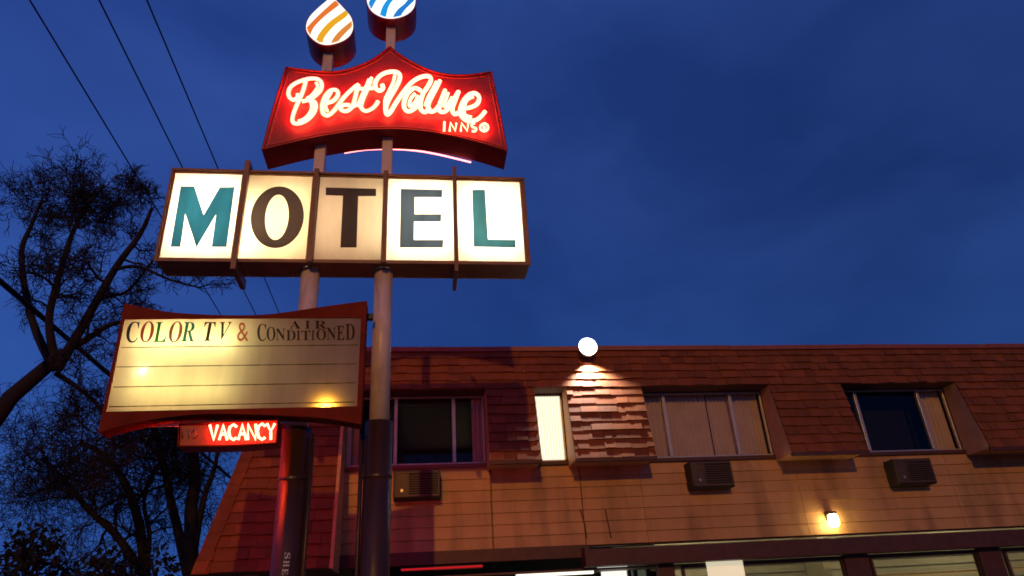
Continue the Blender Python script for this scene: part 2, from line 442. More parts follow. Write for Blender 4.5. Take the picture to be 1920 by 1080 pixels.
# posts between the ground floor windows
for (u0, u1) in ((1583, 1628), (1232, 1262), (1838, 1880)):
    a, b = at(u0, 1050, 10.42).x, at(u1, 1050, 10.42).x
    w = MB(); w.box(a, b, 10.40, 10.55, .13, 2.328); w.build('post', M['trim'], motel, bevel=.006)
# ground floor rooms: lit, seen only as a strip
room = MB()
room.box(at(1262, 1050, 11.4).x, 13.9, 12.2, 12.3, .13, 3.59)
room.build('room_wall', M['roommat'], motel)
r = MB()
for i in range(7):
    z = 2.75 - i*.13
    r.box(3.3, 13.8, 12.19, 12.199, z-.006, z+.006)
r.build('room_wall_joints', mat('block_joint', (.2, .18, .12), .9), motel)
for x0, x1 in ((at(1275,1050,10.5).x, at(1580,1050,10.5).x), (at(1630,1050,10.5).x, at(1840,1050,10.5).x), (at(1885,1050,10.5).x, 13.5)):
    f = MB()
    f.box(x0, x1, 10.47, 10.53, 2.27, 2.299); f.box(x0, x0+.04, 10.47, 10.53, .9, 2.27); f.box(x1-.04, x1, 10.47, 10.53, .9, 2.27); f.box(x0, x1, 10.47, 10.53, .86, .9)
    fo = f.build('window', M['winframe'] if 0 else M['trim'], motel)
    p = MB(); p.add([(x0+.03, 10.5, .88), (x1-.03, 10.5, .88), (x1-.03, 10.5, 2.28), (x0+.03, 10.5, 2.28)], [(0,1,2,3)])
    p.build('pane', glass('shop_glass', (.8, .8, .72), 1.3), fo, fix=False)
w = MB(); w.box(TRX, XR, 10.44, 10.50, .13, .855); w.build('lower_wall', M['siding'], motel)
# ceiling lights of the ground floor rooms
for x in (4.6, 7.0, 9.5, 12.0):
    c = MB(); c.box(x-.6, x+.6, 11.2, 11.5, 3.3, 3.34)
    c.build('ceiling_light', emitter('room_tube', (1, .86, .55), 14), motel)
    break_ = 0
# side wall of the room (grey return seen at the pane's right)
w = MB(); a = at(1560, 1050, 11.3).x; w.box(a, a+.12, 11.6, 12.19, .13, 3.5); w.build('room_partition', M['roommat'], motel)
# paper notice in the window; its emission stands in for light behind it
a, b = at(1323, 1053, 10.46), at(1392, 1053, 10.46)
pn = MB(); pn.box(a.x, b.x, 10.452, 10.458, at(1355, 1080, 10.46).z - .12, at(1355, 1028, 10.46).z)
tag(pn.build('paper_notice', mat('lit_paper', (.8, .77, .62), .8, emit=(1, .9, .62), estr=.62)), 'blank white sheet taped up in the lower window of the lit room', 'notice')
# entrance: red neon strip, tube light, bright doorway
p0, p1 = at(752, 1067, 10.3), at(905, 1063, 10.3)
r = MB(); r.tube([(p0.x, 10.3, 2.41), (p1.x, 10.3, 2.41)], .012, 8)
ns = r.build('neon_strip', emitter('red_neon_strip', (1, .02, .03), .55))
tag(ns, 'thin red neon tube under the dark fascia at the office entrance', 'neon light')
r = MB(); r.box(p0.x, p1.x, 10.312, 10.33, 2.385, 2.435); r.build('backing', M['trim'], ns)
p0, p1 = at(968, 1072, 10.6), at(1112, 1066, 10.6)
r = MB(); r.box(p0.x, p1.x, 10.58, 10.68, 2.262, 2.298)
tl = empty('tube_light', (p0.x, 10.6, 2.3), 'long white fluorescent tube fitting beneath the entrance soffit', 'light fitting')
r.build('tube', emitter('entry_tube', (1, .92, .75), 1.6), tl)
r = MB(); r.box(p0.x-.03, p1.x+.03, 10.57, 10.69, 2.2985, 2.3015+.02)
r.build('housing', M['black'], tl)
# bright doorway glass
a, b = at(1122, 1068, 10.9), at(1178, 1068, 10.9)
w = MB(); w.box(a.x, b.x, 10.93, 10.97, .2, at(1150, 1054, 10.9).z)
dr = empty('entrance_door', (a.x, 10.9, .13), 'brightly lit glass door of the motel office', 'door')
w.build('glazing', emitter('lit_door_glass', (1, .96, .82), 1.15), dr)
w = MB()
for x in (a.x, (a.x*.0+b.x*1.0), at(1190,1068,10.9).x, at(1214,1068,10.9).x): w.box(x-.025, x+.025, 10.86, 10.925, .13, 2.295)
w.build('frame', M['black'], dr)
w = MB(); w.box(b.x+.03, at(1214, 1068, 10.9).x, 10.93, 10.97, .2, at(1150, 1056, 10.9).z)
w.build('side_glass', mat('side_glass_green', (.10, .16, .10), .2, emit=(.5, .6, .4), estr=.10), dr)
w = MB(); w.box(at(970,1060,10.9).x, a.x-.03, 10.94, 10.99, .13, 2.25); w.build('side_wall', mat('office_wall', (.16, .08, .05), .8), dr)
# small conduits above the entrance
for pts in ([(1088,955),(1097,985),(1100,1008)], [(1135,955),(1146,1008)]):
    c = MB(); c.tube([at(u, v, WY-.035) for u, v in pts], .008, 6)
    tag(c.build('conduit', M['trim']), 'thin brown cable running down the siding ' + ('to the canopy corner' if pts[0][0] == 1088 else 'just right of the canopy corner'), 'cable')

# ------------------------------------------------------------------ window air conditioners
def ac_unit(u, v, label):
    p = at(u, v, WY - .27)
    o = empty('air_conditioner', (p.x, WY, p.z), label, 'air conditioner', 'air conditioners under the upstairs windows')
    hw, hh, y0, y1 = .335, .20, WY-.27, WY-.0
    b = MB()
    b.box(p.x-hw, p.x+hw, y0+.02, y1, p.z-hh, p.z+hh)
    b.build('casing', M['acdark'], o, bevel=.012)
    b = MB()
    zc0, zc1 = p.z-hh+.02, p.z+hh-.02
    b.box(p.x-hw+.012, p.x+hw-.012, y0, y0+.019, zc0, zc0+.035); b.box(p.x-hw+.012, p.x+hw-.012, y0, y0+.019, zc1-.03, zc1)
    b.box(p.x-hw+.012, p.x-hw+.04, y0, y0+.019, zc0+.036, zc1-.031); b.box(p.x+hw-.04, p.x+hw-.012, y0, y0+.019, zc0+.036, zc1-.031)
    b.build('front_frame', M['ac'], o, bevel=.004)
    b = MB(); b.box(p.x-hw+.041, p.x-hw+.20, y0+.006, y0+.019, zc0+.036, zc1-.031); b.build('control_panel', M['ac'], o)
    b = MB(); b.lathe((p.x-hw+.12, y0-.012, zc0+.09), [(.02, 0), (.022, .008), (.022, .02)], 14, 'y'); b.build('knob', M['steel'], o)
    b = MB(); b.box(p.x-hw+.201, p.x-hw+.222, y0-.006, y0+.019, zc0+.036, zc1-.031); b.build('divider', M['ac'], o)
    b = MB()
    for i in range(8):
        z = zc0 + .055 + i*.034
        b.hexa([(p.x-hw+.225, y0+.002, z-.004), (p.x+hw-.042, y0+.002, z-.004), (p.x+hw-.042, y0+.019, z+.004), (p.x-hw+.225, y0+.019, z+.004),
                (p.x-hw+.225, y0+.002, z+.005), (p.x+hw-.042, y0+.002, z+.005), (p.x+hw-.042, y0+.019, z+.013), (p.x-hw+.225, y0+.019, z+.013)])
    b.build('grille', M['ac'], o)
ac_unit(782, 907, 'dark air conditioner beside the brown sign post under the navy window')
ac_unit(1336, 888, 'air conditioner under the wide window with closed curtains')
ac_unit(1716, 883, 'air conditioner under the far window, right of the wall lamp')

# ------------------------------------------------------------------ roof vent and floodlight
p = at(884, 655, 10.6)
o = MB(); o.lathe((p.x, 10.6, ZT), [(.022, 0), (.022, .06), (.05, .065), (.055, .085), (.05, .105), (.03, .125), (.01, .13)], 14)
tag(o.build('vent_cap', M['steel'], smooth=False), 'small round metal vent cap on the roof edge', 'roof vent')
p = at(1101, 652, 10.12)
fl = empty('floodlight', (p.x, 10.35, ZT), 'glaring white floodlight on the roof edge above the shingles', 'floodlight')
b = MB(); b.tube([(p.x, 10.34, ZT+.03), (p.x, 10.34, p.z+.09), (p.x, 10.20, p.z+.10)], .018, 8); b.build('arm', M['steel'], fl)
b = MB(); b.lathe((p.x, 10.12, p.z), [(.135, 0), (.145, .02), (.13, .07), (.07, .12), (.03, .13)], 28, 'y'); b.build('housing', M['black'], fl)
b = MB(); b.lathe((p.x, 10.119, p.z), [(.02, -.052), (.06, -.044), (.09, -.024), (.108, -.001)], 28, 'y')
b.build('lens', emitter('flood_lens', (.86, .93, 1), 30), fl, smooth=True)
b = MB()
for i in range(28):
    a0, a1 = 2*math.pi*i/28, 2*math.pi*(i+1)/28
    P_ = lambda r_, y_, a_: (p.x + r_*math.cos(a_), 10.119 + y_, p.z + r_*math.sin(a_))
    b.add([P_(.112, .0, a0), P_(.112, .0, a1), P_(.152, -.05, a1), P_(.152, -.05, a0)], [(0,1,2,3)])
b.build('reflector', M['liner'], fl, fix=False)  # added white ring, gives the glowing lens a soft edge
ld = bpy.data.lights.new('floodlight_beam', 'SPOT'); ld.energy = 270; ld.color = (1, .95, .90); ld.spot_size = math.radians(116); ld.spot_blend = .6; ld.shadow_soft_size = .05
lo = bpy.data.objects.new('floodlight_beam', ld); COL.objects.link(lo); lo.parent = fl
lo.matrix_parent_inverse = fl.matrix_basis.inverted()
lo.location = (p.x, 10.145, p.z - .185); lo.rotation_euler = Vector((.14, .02, -1)).to_track_quat('-Z', 'Y').to_euler()

# ------------------------------------------------------------------ wall lamp
p = at(1563, 975, WY - .12)
wlp = empty('wall_lamp', (p.x, WY, p.z), 'glowing warm jar lamp on the siding above the canopy', 'wall lamp')
b = MB(); b.box(p.x-.06, p.x+.06, WY-.05, WY-.02, p.z+.0, p.z+.14); b.box(p.x-.05, p.x+.05, WY-.17, WY-.051, p.z+.085, p.z+.125); b.build('bracket', M['black'], wlp, bevel=.006)
b = MB(); b.lathe((p.x, WY-.12, p.z), [(.03, -.10), (.062, -.085), (.075, -.04), (.072, .03), (.055, .084)], 20)
b.build('glass_jar', emitter('lamp_glass', (1, .72, .28), 42), wlp, smooth=True)

# ------------------------------------------------------------------ sign poles
PY = 6.5
XL, XRR = -1.088, -.350
def pole(x, zsleeve, label, thin_top):
    o = empty('sign_pole', (x, PY, 0), label, 'sign pole', 'steel poles of the roadside sign')
    zc = at(718, 512, PY).z
    b = MB(); b.lathe((x, PY, 0), [(.094, zsleeve-.02), (.094, 5.12)], 32); b.build('shaft', M['pole'], o, smooth=False)
    for q in o.children:
        for f in q.data.polygons: f.use_smooth = len(f.vertices) == 4
    b = MB(); b.box(x-.058, x+.058, PY-.058, PY+.058, 6.07, thin_top); b.build('upper_shaft', M['pole'], o, bevel=.008)
    b = MB(); b.lathe((x, PY, 0), [(.128, .0), (.128, zsleeve)], 36); q = b.build('sleeve', M['sleeve'], o)
    for f in q.data.polygons: f.use_smooth = len(f.vertices) == 4
    b = MB(); b.lathe((x, PY, 0), [(.21, 0.0), (.21, .03), (.14, .05)], 24); b.build('base_plate', M['steel'], o)
    return o
zsl = at(711, 787, PY-.1).z
ztear_l = at(620, 96, PY).z; ztear_r = at(734, 48, PY).z
pl = pole(XL, 3.36, 'left steel pole behind the reader board, brown at its foot', ztear_l+.02)
def pole_details(o, x, side):
    b = MB(); b.tube([(x+side*.148, PY-.03, .05), (x+side*.148, PY-.03, 2.2), (x+side*.150, PY-.03, 3.30)], .019, 8); b.build('conduit', M['sleeve'], o, smooth=True)
    for z in (.8, 1.9, 2.9):
        b = MB(); b.lathe((x, PY, z), [(.132, -.012), (.134, -.01), (.134, .01), (.132, .012)], 30); b.build('strap', M['sleeve'], o)
pr = pole(XRR, zsl, 'right steel pole standing clear of the reader board, cream above brown', ztear_r+.02)
pole_details(pr, XRR, -1)
pole_details(pl, XL, 1)
# ------------------------------------------------------------------ lettering helper
def glyph_mesh(ch):
    c = bpy.data.curves.new('g', 'FONT'); c.body = ch; c.size = 1; c.resolution_u = 4
    o = bpy.data.objects.new('g', c); COL.objects.link(o)
    dg = bpy.context.evaluated_depsgraph_get(); me = bpy.data.meshes.new_from_object(o.evaluated_get(dg))
    vs = [(v.co.x, v.co.y) for v in me.vertices]; fs = [tuple(p.vertices) for p in me.polygons]
    bpy.data.objects.remove(o); bpy.data.meshes.remove(me)
    return vs, fs
def put_glyph(mb, ch, quad, y):
    """glyph stretched into the four (u,v) corners tl,tr,br,bl on the plane y"""
    vs, fs = glyph_mesh(ch)
    if not vs: return
    x0 = min(v[0] for v in vs); x1 = max(v[0] for v in vs); z0 = min(v[1] for v in vs); z1 = max(v[1] for v in vs)
    tl, tr, br, bl = [at(u, v, y) for u, v in quad]
    o = []
    for a, b in vs:
        s_ = (a-x0)/max(x1-x0, 1e-6); t_ = (b-z0)/max(z1-z0, 1e-6)
        o.append((bl*(1-s_) + br*s_)*(1-t_) + (tl*(1-s_) + tr*s_)*t_)
    mb.add(o, fs)

SERIF_BI = lambda c: chr(0x1D468 + ord(c) - 65) if c.isalpha() else c      # bold italic serif
SERIF_I = lambda c: chr(0x1D434 + ord(c) - 65)
SERIF_B = lambda c: chr(0x1D400 + ord(c) - 65)
def q2w(pts, y): return [(p.x, p.z) for p in [at(u, v, y) for u, v in pts]]

# sticker
st = MB()
for i, ch in enumerate("SHES"):
    u = 538 - i*2.2; v = 1036 + i*15
    put_glyph(st, SERIF_B(ch), [(u+7, v), (u+6, v+12), (u-5, v+12), (u-4, v)], PY-.131)
st.build('number_sticker', mat('sticker_white', (.7, .66, .62), .6), pl, fix=False)

# ------------------------------------------------------------------ MOTEL letter sign
MY0, MY1 = 6.33, 6.67
z2 = lambda pts: fr(280, 280, 2.63, pts)
ls = empty('letter_sign', ((XL+XRR)/2, PY, 5.0), 'long box sign spelling MOTEL in five lit panels', 'motel sign')
outer = q2w(z2([(110,117),(1850,134),(1867,562),(33,557)]), MY0)
x0 = sum(p[0] for p in (outer[0], outer[3]))/2; x1 = sum(p[0] for p in (outer[1], outer[2]))/2
zb_, zt_ = (outer[2][1]+outer[3][1])/2 - .0, (outer[0][1]+outer[1][1])/2
def rect(a, b, c, d): return [(a, d), (b, d), (b, c), (a, c)]
panels_px = [[(125,125),(460,130),(398,542),(50,540)], [(488,135),(805,135),(770,545),(440,542)], [(840,135),(1158,138),(1145,548),(812,545)],
             [(1180,140),(1500,143),(1500,540),(1168,548)], [(1520,145),(1832,148),(1845,545),(1520,540)]]
PR = []
for q in panels_px:
    w_ = q2w(z2(q), MY0)
    PR.append(((w_[0][0]+w_[3][0])/2, (w_[1][0]+w_[2][0])/2))
ptop = sum(q2w(z2(q), MY0)[0][1] + q2w(z2(q), MY0)[1][1] for q in panels_px)/10
pbot = sum(q2w(z2(q), MY0)[2][1] + q2w(z2(q), MY0)[3][1] for q in panels_px)/10
b = MB(); b.prism(rect(x0, x1, zb_, zt_), [rect(a, c, pbot, ptop) for a, c in PR], MY0, MY1-.02, back=False)
cb = b.build('cabinet', M['cabinet'], ls)
b = MB(); b.box(x0+.003, x1-.003, MY1-.019, MY1, zb_+.003, zt_-.003); b.build('back_plate', acrylic('rear_acrylic', (.6, .55, .45), (.55, .48, .36), .3, .35, .4), ls)
b = MB()
b.box(x0-.012, x1+.012, MY0-.022, MY0-.001, zt_-.012, zt_+.014); b.box(x0-.012, x1+.012, MY0-.022, MY0-.001, zb_-.014, zb_+.016)
b.box(x0-.012, x0+.014, MY0-.02, MY0-.001, zb_+.017, zt_-.013); b.box(x1-.014, x1+.012, MY0-.02, MY0-.001, zb_+.017, zt_-.013)
b.build('edge_trim', M['cabinet'], ls, bevel=.003)
PAN = acrylic('letter_panel_acrylic', (.50, .44, .34), (.92, .83, .60), .2, .55, .5, dirt=.14)
for a, c in PR:
    b = MB(); b.add([(a-.004, MY0+.012, pbot-.004), (c+.004, MY0+.012, pbot-.004), (c+.004, MY0+.012, ptop+.004), (a-.004, MY0+.012, ptop+.004)], [(0,1,2,3)])
    b.build('panel', PAN, ls, fix=False)
# tubes behind the panels: M, E and L have working tubes, O and T get added tubes to lift their dim panels
TUBE = emitter('fluorescent_tube', (1, .95, .82), 62)
def vtube(x, z0, z1, m_=TUBE, y=6.56, r=.02):
    b = MB(); b.tube([(x, y, z0), (x, y, z1)], r, 8); b.build('lamp_tube', m_, ls)
for i in (0, 3, 4):
    a, c = PR[i]
    for t in (.25, .75): vtube(a + (c-a)*t, pbot+.09, ptop-.06)
a, c = PR[1]; vtube(a+.04, pbot+.03, ptop-.3, emitter('added_o_edge_tube', (1, .90, .60), 70))
a, c = PR[2]; vtube(c-.05, pbot+.1, ptop-.1, emitter('added_t_edge_tube', (1, .84, .60), 20))
vtube(a+.1, pbot+.1, ptop-.1, emitter('added_t_tube', (1, .74, .55), 14))
a, c = PR[1]; vtube(c-.2, pbot+.1, ptop-.1, emitter('added_o_tube', (1, .82, .55), 34))
# letters
TEAL = acrylic('teal_vinyl', (.010, .09, .16), (.02, .17, .32), .3, .5, .3, dirt=.3)
SLATE = acrylic('slate_vinyl', (.035, .055, .10), (.07, .11, .185), .3, .5, .3, dirt=.3)
CHAR = acrylic('charcoal_vinyl', (.045, .038, .050), (.10, .075, .085), .3, .4, .3)
STEELB = acrylic('blue_vinyl', (.02, .09, .14), (.045, .19, .28), .3, .5, .3, dirt=.3)
def ell(cx, cy, rx, ry, n=40, sk=0):
    return [(cx + rx*math.cos(2*math.pi*i/n) + sk*math.sin(2*math.pi*i/n), cy - ry*math.sin(2*math.pi*i/n)) for i in range(n)]
LET = [
    ([(155,183),(222,183),(268,325),(348,187),(420,187),(380,480),(308,480),(330,318),(232,482),(177,315),(152,480),(105,480)], [], TEAL),
    (ell(631,335,131,152,44,10), [ell(629,335,58,112,44,8)], CHAR),
    ([(870,188),(1118,195),(1118,230),(1030,230),(1022,483),(942,483),(955,228),(870,225)], [], CHAR),
    ([(1240,195),(1445,200),(1443,235),(1308,235),(1308,320),(1440,320),(1438,355),(1306,355),(1304,447),(1450,447),(1447,483),(1235,483)], [], SLATE),
    ([(1592,200),(1655,200),(1670,445),(1806,447),(1806,483),(1600,480)], [], STEELB)]
for pts, holes, mm in LET:
    b = MB(); b.prism(q2w(z2(pts), MY0+.005), [q2w(z2(h_), MY0+.005) for h_ in holes], MY0+.003, MY0+.008, back=False)
    b.build('letter', mm, ls, fix=False)
# fins
xm = lambda u, v: at(u, v, MY0-.05).x
def fin(x, ztop, zbot, w=.05, y0=MY0-.075, y1=MY1+.05):
    b = MB()
    b.box(x-w/2, x+w/2, y0, MY0-.023, zbot, ztop)
    if ztop > zt_ + .03: b.box(x-w/2+.001, x+w/2-.001, MY0-.0235, y1, zt_+.015, ztop-.001)
    if zbot < zb_ - .03: b.box(x-w/2+.001, x+w/2-.001, MY0-.0235, y1, zbot+.001, zb_-.015)
    b.build('fin', M['cabinet'], ls, bevel=.003)
fin(xm(*z2([(447,350)])[0]), zt_+.10, zb_-.12)
fin(xm(*z2([(806,350)])[0]), zt_+.02, zb_-.025)
fin(xm(*z2([(1160,350)])[0]), zt_+.02, zb_-.025)
fin(xm(*z2([(1509,350)])[0]), zt_+.10, zb_-.12, .04)

# ------------------------------------------------------------------ crown neon sign
CY0, CY1 = 6.32, 6.66
z1 = lambda pts: fr(480, 0, 3.375, pts)
cs = empty('neon_sign', ((XL+XRR)/2, PY, 6.6), 'red crown shaped sign with glowing script above the lit letter panels', 'neon sign')
def smooth(pts, n=5, closed=False):
    out = []
    P = [Vector((p[0], p[1])) for p in pts]; m_ = len(P)
    for i in range(m_ - (0 if closed else 1)):
        p0 = P[i-1] if (i > 0 or closed) else P[0]; p1 = P[i]; p2 = P[(i+1) % m_]; p3 = P[(i+2) % m_] if (closed or i+2 < m_) else P[-1]
        for k in range(n):
            t = k/n
            q = .5*((2*p1) + (p2-p0)*t + (2*p0-5*p1+4*p2-p3)*t*t + (3*p1-p0-3*p2+p3)*t*t*t)
            out.append((q.x, q.y))
    if not closed: out.append((P[-1].x, P[-1].y))
    return out
topL = smooth([(190,430),(330,447),(480,458),(600,437),(720,388),(800,335),(848,298)], 4)
topR = smooth([(848,298),(905,345),(1000,402),(1120,455),(1250,478),(1380,474),(1490,458)], 4)
rgt = smooth([(1490,458),(1545,720),(1590,962)], 3)
bot = smooth([(1590,962),(1450,918),(1250,868),(1050,835),(850,824),(650,833),(450,863),(250,903),(38,955)], 4)
lft = smooth([(38,955),(105,700),(190,430)], 3)
cr_px = topL[:-1] + topR[:-1] + rgt[:-1] + bot[:-1] + lft[:-1]
cw = q2w(z1(cr_px), CY0)
b = MB(); b.prism(cw, (), CY0, CY1); b.build('cabinet', M['red'], cs)
# raised rim and the pale pinstripe inside it
def inset(pts, d):
    n = len(pts); out = []
    for i in range(n):
        a = Vector(pts[i-1]); c = Vector(pts[(i+1) % n]); t = (c-a).normalized()
        out.append((pts[i][0] - t.y*-d*-1, pts[i][1] + t.x*-d*-1) if False else (pts[i][0] + t.y*d, pts[i][1] - t.x*d))
    return out
sgn = 1
area = sum(cw[i][0]*cw[(i+1) % len(cw)][1] - cw[(i+1) % len(cw)][0]*cw[i][1] for i in range(len(cw)))
sgn = -1 if area > 0 else 1
loop = lambda d, y: [(p[0], y, p[1]) for p in inset(cw, d*sgn)]
b = MB(); l_ = loop(.006, CY0-.012); b.tube(l_ + [l_[0]], .013, 6); b.build('rim', M['red'], cs, smooth=True)
b = MB(); l_ = loop(.045, CY0-.004); b.tube(l_ + [l_[0]], .006, 6); b.build('border_line', M['redtrim'], cs, smooth=True)
# script tubes
A_ = lambda pts: fr(530, 120, 8.31, pts)
B_ = lambda pts: fr(700, 120, 7.2, pts)
strokes = [
  (A_([(235,470),(225,530),(160,560),(100,510),(90,430),(130,350),(230,285),(360,240),(480,225),(575,250),(612,325),(585,415),(500,500),(400,560),(300,585)]), 1),
  (A_([(360,260),(330,380),(280,510),(220,640),(165,780),(150,880),(190,930),(290,920),(400,860),(480,770),(515,670),(495,590),(400,560)]), 1),
  (A_([(520,290),(545,350),(500,430),(440,500),(380,540),(440,600),(450,690),(400,790),(320,860),(240,890)]), 0),
  (A_([(690,610),(780,580),(850,510),(860,430),(800,400),(720,430),(650,530),(615,650),(630,770),(700,805),(790,740),(860,650),(930,550)]), 1),
  (A_([(760,440),(700,540),(670,660),(700,740)]), 0),
  (A_([(930,550),(1040,430),(1180,320),(1150,430),(1120,560),(1080,670),(1000,735),(920,720),(900,670),(960,640),(1050,640)]), 1),
  (A_([(1080,680),(1170,620),(1240,510)]), 0),
  (A_([(1385,215),(1345,330),(1290,460),(1240,590),(1225,680),(1290,735),(1380,705),(1450,640),(1485,580)]), 1),
  (A_([(1340,240),(1300,340),(1250,450),(1200,570),(1180,660)]), 0),
  (A_([(1190,385),(1300,385),(1440,375)]), 1),
  (B_([(120,280),(130,330),(80,360),(30,320),(30,240),(90,160),(180,115),(290,105),(355,140),(350,220),(290,340),(220,460),(170,580),(180,680),(230,650),(290,550),(370,430),(460,310),(550,225),(650,175),(740,165),(780,205),(750,280),(690,370)]), 1),
  (B_([(290,150),(270,240),(210,370),(160,480),(160,600)]), 0),
  (B_([(640,360),(560,325),(470,390),(420,500),(420,600),(480,640),(570,590),(640,480),(680,370),(640,500),(640,610),(700,650),(760,590)]), 1),
  (B_([(560,400),(500,480),(490,570),(560,520),(600,430)]), 0),
  (B_([(900,225),(860,310),(790,440),(740,560),(760,640),(830,630),(880,570)]), 1),
  (B_([(850,240),(800,340),(740,450),(700,560)]), 0),
  (B_([(970,350),(930,450),(890,560),(900,640),(970,640),(1050,550),(1110,440),(1150,370),(1100,500),(1065,610),(1100,680),(1160,650)]), 1),
  (B_([(1010,390),(980,480),(950,570),(1010,540),(1060,450)]), 0),
  (B_([(1190,600),(1300,590),(1400,540),(1430,450),(1370,395),(1280,420),(1210,510),(1175,620),(1200,720),(1290,770),(1400,750),(1470,690),(1510,640)]), 1),
  (B_([(1350,440),(1260,490),(1225,600),(1240,690),(1330,720)]), 0),
]
inn = [B_([(960,780),(955,905)]), B_([(1030,905),(1040,790),(1110,905),(1120,800)]), B_([(1180,905),(1190,795),(1270,905),(1280,800)]),
       B_([(1370,800),(1330,815),(1335,850),(1385,865),(1380,905),(1330,905)]), B_([(1500,800),(1450,830),(1445,880),(1500,910),(1545,880),(1545,830),(1500,800)]), B_([(1480,840),(1510,860),(1485,880)])]
NEON = emitter('script_neon', (1, .088, .048), 19)
NEON2 = emitter('small_neon', (1, .088, .048), 19)
PAINT = mat('cream_script_paint', (.85, .72, .55), .5)
t = MB(); pt = MB()
for pts, major in strokes:
    sp = smooth(pts, 4)
    t.tube([at(u, v, CY0-.055) for u, v in sp], (.019 if pts[0][0] < 715 else .024) * (1 if major else .8), 6)
    pt.tube([at(u, v, CY0+.0) + Vector((0, .012 - .001*random.random(), 0)) for u, v in sp], .034 if major else .026, 8)
t.build('neon_script', NEON, cs, smooth=True)
pt.build('painted_script', PAINT, cs, smooth=True)
def rear(mb, cx, cy):
    q = MB(); q.v = [(2*cx - v[0], 2*cy - v[1], v[2]) for v in mb.v]; q.f = list(mb.f); return q
CXX, CYY = (cw[0][0]+cw[len(cw)//2][0])/2, (CY0+CY1)/2
CXX = sum(p[0] for p in cw)/len(cw)
rear(t, CXX, CYY).build('rear_neon_script', emitter('rear_script_neon', (1, .10, .04), 7), cs, smooth=True)
t = MB(); pt = MB()
for pts in inn:
    sp = smooth(pts, 2) if len(pts) > 2 else pts
    if len(pts) == 4: sp = pts
    t.tube([at(u, v, CY0-.05) for u, v in sp], .0135, 6)
    pt.tube([at(u, v, CY0) + Vector((0, .006, 0)) for u, v in sp], .017, 8)
t.build('neon_small_word', NEON2, cs, smooth=True)
pt.build('painted_small_word', PAINT, cs, smooth=True)
# neon border at the rear lower edge
bp = smooth([(560,945),(700,925),(850,921),(1000,930),(1150,955),(1360,1005)], 5)
bp = [(u, v+22) for u, v in bp]
bb = MB(); bb.tube([at(u, v, CY1+.03) for u, v in z1(bp)], .010, 8)
bb.build('rear_neon_tube', emitter('rear_neon', (1, .22, .22), 5), cs, smooth=True)
bb = MB()
for u, v in z1([(800,300+10),(850,300),(900,330)]):
    pass

# ------------------------------------------------------------------ flame shaped sign heads
def flame(cx, px_pts, name_lab, body_y0, body_y1, stripes, stripecols, white):
    o = empty('flame_sign', (at(cx, 60, PY).x, PY, at(cx, 96, PY).z), name_lab, 'flame sign', 'flame shaped lamps on top of the sign')
    w_ = q2w(px_pts, body_y0)
    b = MB(); b.prism(w_, (), body_y0+.004, body_y1); b.build('shell', M['red'], o)
    area = sum(w_[i][0]*w_[(i+1) % len(w_)][1] - w_[(i+1) % len(w_)][0]*w_[i][1] for i in range(len(w_)))
    s_ = -1 if area > 0 else 1
    fc = inset(w_, .010*s_)
    b = MB(); b.prism(fc, (), body_y0-.006, body_y0+.003, back=False); b.build('lit_face', white, o)
    # stripes clipped to the face
    def inside(p):
        c = False; n = len(fc2)
        for i in range(n):
            (xa, ya), (xb, yb) = fc2[i-1], fc2[i]
            if (ya > p[1]) != (yb > p[1]) and p[0] < (xb-xa)*(p[1]-ya)/(yb-ya+1e-12)+xa: c = not c
        return c
    fc2 = inset(w_, .020*s_)
    for (pl_, col) in zip(stripes, stripecols):
        a, c = pl_
        b = MB(); n = 60
        def lerp(P, t):
            k = t*(len(P)-1); i = min(int(k), len(P)-2); f_ = k-i
            return (P[i][0]*(1-f_)+P[i+1][0]*f_, P[i][1]*(1-f_)+P[i+1][1]*f_)
        aw = q2w(smooth(a, 8), body_y0-.008); cw_ = q2w(smooth(c, 8), body_y0-.008)
        for i in range(n):
            for j in range(6):
                def P(t, s2):
                    p, q = lerp(aw, t), lerp(cw_, t); return (p[0]*(1-s2)+q[0]*s2, p[1]*(1-s2)+q[1]*s2)
                quad = [P(i/n, j/6), P((i+1)/n, j/6), P((i+1)/n, (j+1)/6), P(i/n, (j+1)/6)]
                cen = (sum(q[0] for q in quad)/4, sum(q[1] for q in quad)/4)
                if inside(cen): b.add([(q[0], body_y0-.009, q[1]) for q in quad], [(0,1,2,3)])
        if b.v: b.build('stripe', col, o, fix=False)
    return o
z7 = lambda pts: fr(560, 0, 8, pts)
drop = smooth([(495,-50),(560,-5),(690,130),(790,250),(828,390),(795,510),(700,600),(570,655),(430,680),(300,655),(180,570),(110,470),(105,370),(150,260),(260,140),(400,20)], 3, True)
def stripe_between(l1, l2): return (z7(l1), z7(l2))
OW = emitter('flame_white', (1, .95, .80), 1.35)
ORG = [emitter('flame_orange', (.86, .19, .035), .95), emitter('flame_amber', (.90, .42, .02), .95), emitter('flame_ochre', (.80, .26, .05), .95)]
flame(620, z7(drop), 'warm lit flame shape with orange and amber stripes', CY0+.0, 6.70,
      [stripe_between([(640,-60),(520,30),(330,200),(180,350),(110,430),(60,520)], [(700,-30),(600,80),(420,220),(300,330),(210,440),(150,600)]),
       stripe_between([(760,110),(640,200),(460,330),(340,460),(270,580),(230,760)], [(800,160),(700,260),(540,380),(430,500),(370,600),(350,760)]),
       stripe_between([(860,260),(760,340),(640,440),(530,560),(470,680),(440,760)], [(900,320),(800,400),(680,520),(610,600),(570,680),(540,760)])], ORG, OW)
BW = emitter('flame_cool_white', (.86, .97, 1), 1.35)
BL = [emitter('flame_blue', (.02, .27, .72), .95), emitter('flame_sky', (.015, .34, .80), .95), emitter('flame_deep_blue', (.02, .22, .68), .95)]
